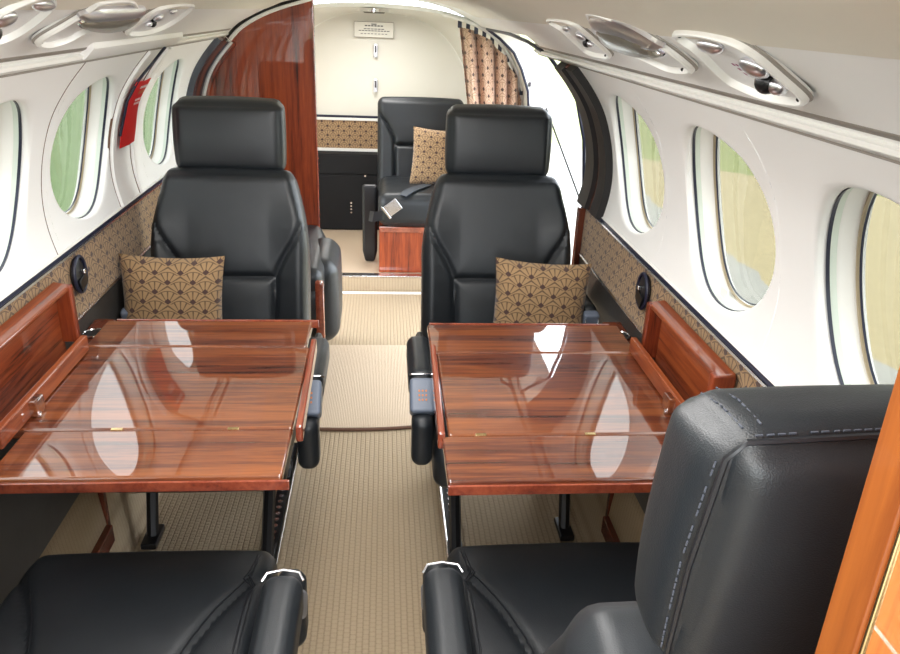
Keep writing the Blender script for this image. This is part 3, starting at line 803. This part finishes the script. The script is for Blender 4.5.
# ------------------------------------------------------------ wooden table cassettes on the side ledges
def cassette(sd, y0, y1):
    nm = 'left' if sd < 0 else 'right'
    t = thing('table_cassette', 'open rosewood stowage box on the %s' % ('left sidewall, near the oval ashtray' if sd < 0 else 'right sidewall, behind the near headrest'), 'stowage box', (sd*.64, (y0+y1)/2, .6), 'wooden table stowage boxes')
    f = lambda x: sd*x
    obj('back_panel', bbox((f(.661), (y0+y1)/2, .69), (.006, y1-y0, .16), .002), 'woody', t)
    obj('top_rim', xform(bbox((0, 0, 0), (.038, y1-y0, .012), .004, 3), T((f(.645), (y0+y1)/2, .773)) @ RY(sd*-8)), 'woody', t)
    obj('end_panel', bbox((f(.643), y1-.009, .712), (.042, .020, .130), .004, 3), 'woodv', t)
    obj('end_panel', bbox((f(.643), y0+.009, .712), (.042, .020, .130), .004, 3), 'woodv', t)
    obj('inner_wall', bbox((f(.655), (y0+y1)/2, .70), (.004, y1-y0-.04, .12), .002), 'woody', t)
    return t
cassette(-1, 1.12, 1.600); cassette(1, 1.15, 1.520)
# side ledge by the cup holders
for sd in (-1, 1):
    t = thing('side_console', 'narrow dark wood ledge holding a cup well at the %s wall' % ('left' if sd < 0 else 'right'), 'console', (sd*.64, 1.75, .6), 'cup holder ledges')
    obj('top', bbox((sd*.640, 1.705, .607), (.05, .19, .014), .004), 'laceb', t)
    obj('cup_well', cyl((sd*.634, 1.70, .612), .024, .012, 2, 28, bev=.002), 'black', t)
    obj('cup_rim', tube([(sd*.634+.024*math.cos(a), 1.70+.024*math.sin(a), .6185) for a in [k*math.pi/12 for k in range(24)]], .002, None, 6, True), 'chrome', t)
# oval ashtrays in the fabric panels
for sd, yy, lb in ((-1, 1.735, 'black oval ashtray set in the patterned panel left of the pillow'), (1, 1.655, 'black oval ashtray set in the patterned panel under the right windows')):
    t = thing('ashtray', lb, 'ashtray', (sd*.66, yy, .755), 'oval ashtrays in the patterned panels')
    b = bmesh.new()
    bmesh.ops.create_uvsphere(b, u_segments=28, v_segments=14, radius=1)
    xform(b, T((sd*.664, yy, .752)) @ Matrix.Diagonal((.010, .034, .042, 1)))
    obj('plate', b, 'black', t)
    obj('bezel', tube([(sd*.658, yy+.034*math.cos(a), .752+.042*math.sin(a)) for a in [k*math.pi/16 for k in range(32)]], .0045, None, 8, True), 'rubber', t)
    obj('lever', bbox((sd*.650, yy, .76), (.01, .012, .012), .003), 'chrome', t)
    obj('lid', bbox((sd*.653, yy, .735), (.006, .045, .03), .003, 2, RX(20).to_3x3()), 'iron', t)

# ------------------------------------------------------------ red ribbon on the exit
t = thing('exit_ribbon', 'red fabric ribbon hanging from a black cord between left windows', 'ribbon', wall_pt(-1, 2.2, .2, -.01))
bm = bmesh.new(); g = []
for i in range(13):
    s = .165+.195*i/12; o = -.014-.002*math.sin(i*.7)
    g.append([bm.verts.new(wall_pt(-1, y, s, oo)) for y, oo in ((2.145+.002*i*0, o), (2.21, o-.004), (2.272, o), (2.272, o+.002), (2.21, o-.002), (2.145, o+.002))])
for a, b in zip(g, g[1:]):
    for k in range(6): bm.faces.new((a[k], a[(k+1) % 6], b[(k+1) % 6], b[k]))
bm.faces.new(g[0]); bm.faces.new(g[-1])
rb = obj('ribbon', bm, 'red', t)
b = bmesh.new(); b2 = bmesh.new()
def marks(bm, y0, y1, s0, n, hh):
    ys = [y0+(y1-y0)*(k+.5)/n for k in range(n)]
    for y in ys:
        q = [wall_pt(-1, y+dy, s0+ds, -.0215) for dy, ds in ((-.35*(y1-y0)/n, 0), (.35*(y1-y0)/n, 0), (.35*(y1-y0)/n, hh), (-.35*(y1-y0)/n, hh))]
        bm.faces.new([bm.verts.new(p) for p in q])
marks(b, 2.18, 2.25, .338, 6, .009); marks(b2, 2.185, 2.235, .320, 4, .010); marks(b, 2.18, 2.23, .298, 5, .007); marks(b, 2.18, 2.23, .286, 5, .007)
obj('white_lettering', b, 'wht', rb, smooth=False); obj('orange_lettering', b2, 'orn', rb, smooth=False)
obj('cord', tube([wall_pt(-1, y, s, o) for y, s, o in ((2.225, .47, -.006), (2.215, .44, -.008), (2.19, .41, -.012), (2.165, .385, -.014), (2.150, .36, -.014), (2.143, .30, -.013), (2.143, .20, -.013))], .0038, None, 8), 'rubber', t)

# ------------------------------------------------------------ overhead service pods
def ceil_mat(sd, X, Y):
    """frame on the sloped ceiling side panel: local x across (inboard -> outboard), y along the cabin, z down into the cabin"""
    z = 1.24+(.548-X)*(1.336-1.24)/(.548-.385)
    d = Vector((sd*.163, 0, -.096)).normalized()
    n = Vector((-sd*.096, 0, -.163)).normalized()
    yv = n.cross(d)
    m = Matrix((d, yv, n)).transposed().to_4x4(); m.translation = Vector((sd*X, Y, z)); return m
def smooth_loop(P, k=5):
    n = len(P); out = []
    V = [Vector((*p, 0)) for p in P]
    for i in range(n):
        a, b, c, d = V[(i-1) % n], V[i], V[(i+1) % n], V[(i+2) % n]
        for j in range(k):
            t = j/k; q = .5*((2*b)+(c-a)*t+(2*a-5*b+4*c-d)*t*t+(3*b-a-3*c+d)*t**3); out.append((q.x, q.y))
    return out
def cp(sd, X, Y, h):
    z = 1.24+(.548-X)*(1.336-1.24)/(.548-.385)
    return Vector((sd*X, Y, z)) + Vector((-sd*.096, 0, -.163)).normalized()*h
def pod_rings(sd, P, st, cap=True):
    cx = sum(p[0] for p in P)/len(P); cy = sum(p[1] for p in P)/len(P); bm = bmesh.new(); g = []
    for k, h in st: g.append([bm.verts.new(cp(sd, cx+(x-cx)*k, cy+(y-cy)*k, h)) for x, y in P])
    n = len(P)
    for a, b in zip(g, g[1:]):
        for i in range(n): bm.faces.new((a[i], a[(i+1) % n], b[(i+1) % n], b[i]))
    if cap: bm.faces.new(g[-1])
    return bm
def pod(sd, out, kind, label, lens=None):
    P = smooth_loop(out); cx = sum(p[0] for p in P)/len(P); cy = sum(p[1] for p in P)/len(P)
    t = thing('overhead_service_pod', label, 'reading light', cp(sd, cx, cy, 0), 'overhead light and air pods')
    obj('bezel', pod_rings(sd, P, [(1.0, -.004), (1.0, .006), (.975, .009), (.93, .009), (.90, .004), (.885, -.002)], False), 'white', t)
    obj('shadow_line', pod_rings(sd, P, [(1.025, -.001), (1.025, .001), (.99, .003)], False), 'seam', t)  # grey ring drawn as the shadow around the pod
    obj('face', pod_rings(sd, P, [(.90, .001), (.5, .0), (.05, .0)]), 'facep', t)
    def ball(X, Y, r, mat, name, sx=1, sy=1, sz=.6):
        b = bmesh.new(); bmesh.ops.create_uvsphere(b, u_segments=24, v_segments=12, radius=r)
        xform(b, ceil_mat(sd, X, Y) @ T((0, 0, .004)) @ Matrix.Diagonal((sx, sy, sz, 1))); return obj(name, b, mat, t)
    if lens:
        Q = smooth_loop(lens)
        obj('lamp_shade', pod_rings(sd, [(x-.012, y-.012) for x, y in Q], [(1.1, .002), (1.1, .008), (.95, .014), (.6, .017), (.05, .018)]), 'satin', t)
        obj('lamp_lens', pod_rings(sd, Q, [(1., .004), (1., .010), (.93, .016), (.6, .020), (.05, .021)]), 'lens', t)
        obj('lamp_rim', pod_rings(sd, Q, [(1.03, .007), (1.05, .010), (1.03, .013), (1., .011)], False), 'chrome', t)
    else:
        dx = 1 if kind == 'air' else .7
        ball(cx+.020*dx, cy-.030*dx, .013*dx, 'iron', 'air_nozzle', 1, 1.1, 1.0)
        ball(cx+.026*dx, cy-.042*dx, .011*dx, 'satin', 'nozzle_ring', 1, 1.3, .8)
        ball(cx-.004*dx, cy-.044*dx, .020*dx, 'satin', 'reflector', .8, 1.2, .4)
        ball(cx-.034*dx, cy+.006*dx, .018*dx, 'satin', 'reading_lens', .6, 1.7, .4)
    for k in (0, len(P)//2):
        ball(cx+(P[k][0]-cx)*.90, cy+(P[k][1]-cy)*.90, .003, 'iron', 'screw', 1, 1, .8)
    return t
pod1 = pod(1, [(0.378, 0.914), (0.372, 0.828), (0.382, 0.761), (0.401, 0.743), (0.432, 0.748), (0.474, 0.764), (0.489, 0.823), (0.49, 0.897), (0.473, 0.945), (0.45, 0.941), (0.408, 0.915)], 'air', 'white air and reading pod overhead with plum lettering, above the near right window')
pod(1, [(0.344, 1.197), (0.348, 1.127), (0.364, 1.07), (0.388, 1.035), (0.419, 1.018), (0.456, 1.032), (0.47, 1.087), (0.475, 1.172), (0.457, 1.224), (0.437, 1.28), (0.407, 1.318), (0.379, 1.269)], 'lamp', 'white pod with large smoked oval lamp, right ceiling',
    [(0.373, 1.231), (0.371, 1.116), (0.386, 1.069), (0.409, 1.05), (0.419, 1.044), (0.43, 1.15), (0.43, 1.248), (0.414, 1.311)])
pod(1, [(0.37, 1.618), (0.365, 1.484), (0.374, 1.402), (0.403, 1.403), (0.467, 1.466), (0.482, 1.61), (0.475, 1.684), (0.444, 1.655), (0.399, 1.606)], 'small', 'small white pod nearest the doorway, right ceiling')
pod(-1, [(0.474, 1.245), (0.455, 1.22), (0.424, 1.225), (0.387, 1.229), (0.365, 1.231), (0.36, 1.354), (0.389, 1.483), (0.419, 1.539), (0.439, 1.486), (0.444, 1.378), (0.471, 1.359), (0.484, 1.31)], 'lamp', 'white pod with large smoked oval lamp, left ceiling',
    [(0.412, 1.249), (0.397, 1.275), (0.392, 1.375), (0.394, 1.496), (0.428, 1.538), (0.438, 1.458), (0.429, 1.339)])
pod(-1, [(0.468, 1.651), (0.43, 1.603), (0.394, 1.584), (0.375, 1.619), (0.367, 1.743), (0.376, 1.853), (0.425, 1.912), (0.46, 1.899), (0.478, 1.806)], 'small', 'small white pod on the left ceiling nearest the wooden partition')
pod(-1, [(0.457, 1.039), (0.398, 0.964), (0.355, 1.001), (0.373, 1.078), (0.425, 1.112), (0.454, 1.099)], 'air', 'white pod cut by the upper left corner of the photo')
b = bmesh.new()
for i in range(3):
    for k in range(4):
        X = .432+.008*i; Y = .862-.010*k
        b.faces.new([b.verts.new(cp(1, X+a, Y+c, .0018)) for a, c in ((-.0022, -.0032), (.0022, -.0032), (.0022, .0032), (-.0022, .0032))])
obj('lettering', b, 'pink', pod1, smooth=False)

# ------------------------------------------------------------ aft bulkhead: placard, latches, trims, cabinet
yb = 4.715
for z, mat, h, d in ((.742, 'rubber', .014, .008), (.727, 'white', .016, .010), (.545, 'white', .018, .010)):
    tn += 1; struct(obj('trim_%d' % tn, bbox((-.20, yb-d/2, z), (.62, d, h), .002), mat))
rows = [[(Vector((x, yb-.003, z)), x, z) for z in (.553, .72)] for x in (-.52, .12)]
struct(obj('wall_bulkhead_fabric', uv_sheet(rows, 0, '', ''), 'fans'))
t = thing('placard', 'ivory notice plate with faint lettering on the rear bulkhead', 'sign', (-.015, 4.71, 1.235))
obj('plate', bbox((-.018, 4.709, 1.232), (.225, .005, .085), .002), 'panel', t)
pm = T((-.018, 4.7055, 1.232)) @ RX(90)
rw = [(0, .030, .03, .005)] + [(-.045+.018*k, .021, .014, .006) for k in range(6)] + [(-.05+.02*k, .004, .016, .004) for k in range(6)] + [(-.08+.018*k, -.006, .014, .004) for k in range(10)] + [(-.07+.02*k, -.022, .012, .003) for k in range(8)]
obj('lettering', text_marks(rw, pm), 'ink', t, smooth=False)
obj('edge', tube([(-.018+sx*.112, 4.706, 1.232+sz*.042) for sx, sz in ((-1, -1), (1, -1), (1, 1), (-1, 1))], .0012, None, 5, True), 'bind', t)
for i, (z, lb) in enumerate(((1.12, 'upper chrome latch on the ivory rear bulkhead'), (.925, 'lower chrome latch on the ivory rear bulkhead'))):
    t = thing('latch', lb, 'latch', (-.008, 4.71, z), 'bulkhead latches')
    obj('plate', bbox((-.008, 4.708, z), (.024, .006, .075), .005, 3), 'satin', t)
    obj('slot', bbox((-.008, 4.703, z+.008), (.010, .006, .040), .003), 'ink', t)
t = thing('low_cabinet', 'black low cabinet under the patterned panel at the rear', 'cabinet', (-.25, 4.62, .07))
obj('body', bbox((-.22, 4.655, .305), (.50, .10, .465), .004), 'matte', t)
obj('door', bbox((-.22, 4.603, .245), (.46, .008, .33), .004), 'matte', t)
obj('upper_panel', bbox((-.22, 4.603, .475), (.46, .008, .11), .004), 'matte', t)
for x, z in ((-.355, .41), (-.07, .41)): obj('fastener', cyl((x, 4.596, z), .006, .005, 1, 12), 'chrome', t)
lk = bmesh.new()
for k, z in enumerate((.245, .225, .205, .185)): cyl((-.155, 4.596, z), .005, .005, 1, 10, bm=lk)
obj('latch', lk, 'chrome', t)
tag(obj('leather_flap', xform(cushion((.08, .03, .42), .014, (0, .004, 0), step=.02, warp=lambda v: (v[0]*(1 if v[2] > -.15 else max(.55, 1-(-.15-v[2])*6)), v[1], v[2])), T((-.030, 3.98, .283))), 'black'), 'narrow black rounded panel hanging beside the far wooden seat base', 'panel')
# aft seat
t = thing('bench_seat', 'far black leather bench seat on a rosewood base', 'seat', (.24, 4.0, .07))
bs = obj('seat_base', bbox((.27, 4.05, .195), (.50, .52, .25), .004), 'woodv', t)
obj('base_rail', bbox((.27, 3.785, .305), (.50, .012, .03), .003), 'edge', bs)
k = cushion((.48, .56, .16), .045, (0, .01, .012), [[(-.2, .16), (.2, .16)]], (2, 1), None, .014)
obj('seat_cushion', xform(k, T((.255, 4.03, .405))), 'leather', t)
k = cushion((.475, .12, .52), .035, (0, .01, .008), [[(-.235, .18), (-.185, .12), (-.15, .05), (-.145, .01)], [(.235, .18), (.185, .12), (.15, .05), (.145, .01)], [(-.145, .01), (.145, .01)], [(-.145, .01), (-.14, -.26)], [(.145, .01), (.14, -.26)]], (1, -1), None, .008, .016, .008, .008)
obj('backrest', xform(k, T((.245, 4.30, .640)) @ RX(-8)), 'leather', t)
bt = thing('seat_belt', 'grey seat belt with silver buckle lying over the far bench seat', 'seat belt', (.1, 3.76, .45))
def strap(pts, wv, th, name, mat, par):
    bm = bmesh.new(); P = [Vector(p) for p in pts]; g = []
    for i, p in enumerate(P):
        a = P[max(i-1, 0)]; b = P[min(i+1, len(P)-1)]; tn_ = (b-a).normalized(); n = tn_.cross(Vector(wv)).normalized()
        W = Vector(wv); g.append([bm.verts.new(q) for q in (p-W, p+W, p+W+n*th, p-W+n*th)])
    for a, b in zip(g, g[1:]):
        for k in range(4): bm.faces.new((a[k], a[(k+1) % 4], b[(k+1) % 4], b[k]))
    bm.faces.new(g[0]); bm.faces.new(g[-1]); return obj(name, bm, mat, par)
strap([(.27, 3.93, .507), (.22, 3.86, .507), (.175, 3.80, .503), (.135, 3.765, .485)], (.020, -.02, .0), .004, 'strap', 'web', bt)
strap([(.06, 3.755, .395), (.03, 3.752, .385), (-.01, 3.76, .375), (-.03, 3.80, .37)], (.004, 0, .026), .004, 'loose_strap', 'pipe', bt)
bk = obj('buckle', xform(bbox((0, 0, 0), (.075, .014, .062), .004), T((.09, 3.738, .432)) @ RY(-38)), 'silver', bt)
obj('buckle_bar', xform(bbox((-.044, 0, 0), (.012, .018, .075), .003), T((.09, 3.738, .432)) @ RY(-38)), 'chrome', bk)

# ------------------------------------------------------------ curtain on the arch
def arch_z(x):
    for a, b in zip(A1, A1[1:]):
        if a.y > .5 and b.x <= x <= a.x: return lerp(a.y, b.y, (a.x-x)/(a.x-b.x))
    return 1.0
def curtain():
    rows = []; n = 120
    for i in range(n+1):
        u = i/n; x = .372+.318*u; z1 = arch_z(min(x, .70))-.045; r = []
        ph = u*2*math.pi*4.4 + .9*math.sin(u*8)
        for j in range(15):
            v = j/14; z = lerp(z1, .45, v)
            xx = x + (.13*(1-u)*v) + .006*math.sin(ph*1.0+1.5)
            y = 3.650 + (.034+.010*v)*math.sin(ph) + .006*math.sin(ph*2.3+v*3)
            r.append((Vector((min(xx, .70), y, z)), u*.75, z))
        rows.append(r)
    bm = uv_sheet(rows, 0, '', '')
    return bm
t = thing('curtain', 'tan patterned curtain bunched beside the bright doorway', 'curtain', (.5, 3.65, 1.2))
cu = obj('cloth', curtain(), 'fanp', t)
s = cu.modifiers.new('thickness', 'SOLIDIFY'); s.thickness = .003
for i in range(9):
    x = .38+.30*i/8; z = arch_z(x)
    obj('hook', bbox((x, 3.648, z-.034), (.018, .008, .036), .003), 'rubber', t)
obj('track', tube([(x, 3.645, arch_z(x)-.016) for x in [.30+.385*k/30 for k in range(31)]], .008, None, 8), 'white', t)

# ------------------------------------------------------------ ceiling dome light at the rear
t = thing('dome_light', 'small chrome-rimmed dome light on the ceiling by the rear bulkhead', 'ceiling light', (-.01, 4.2, 1.33))
obj('rim', cyl((-.01, 4.2, 1.337), .075, .014, 2, 36, bev=.003), 'chrome', t)
obj('lens', cyl((-.01, 4.2, 1.328), .055, .010, 2, 32, bev=.003), 'lens', t)

# ------------------------------------------------------------ outside
bm = bmesh.new(); bmesh.ops.create_grid(bm, x_segments=1, y_segments=1, size=150); bmesh.ops.translate(bm, verts=bm.verts, vec=(0, 0, -1.3))
struct(obj('ground_outside', bm, 'ground', smooth=False))
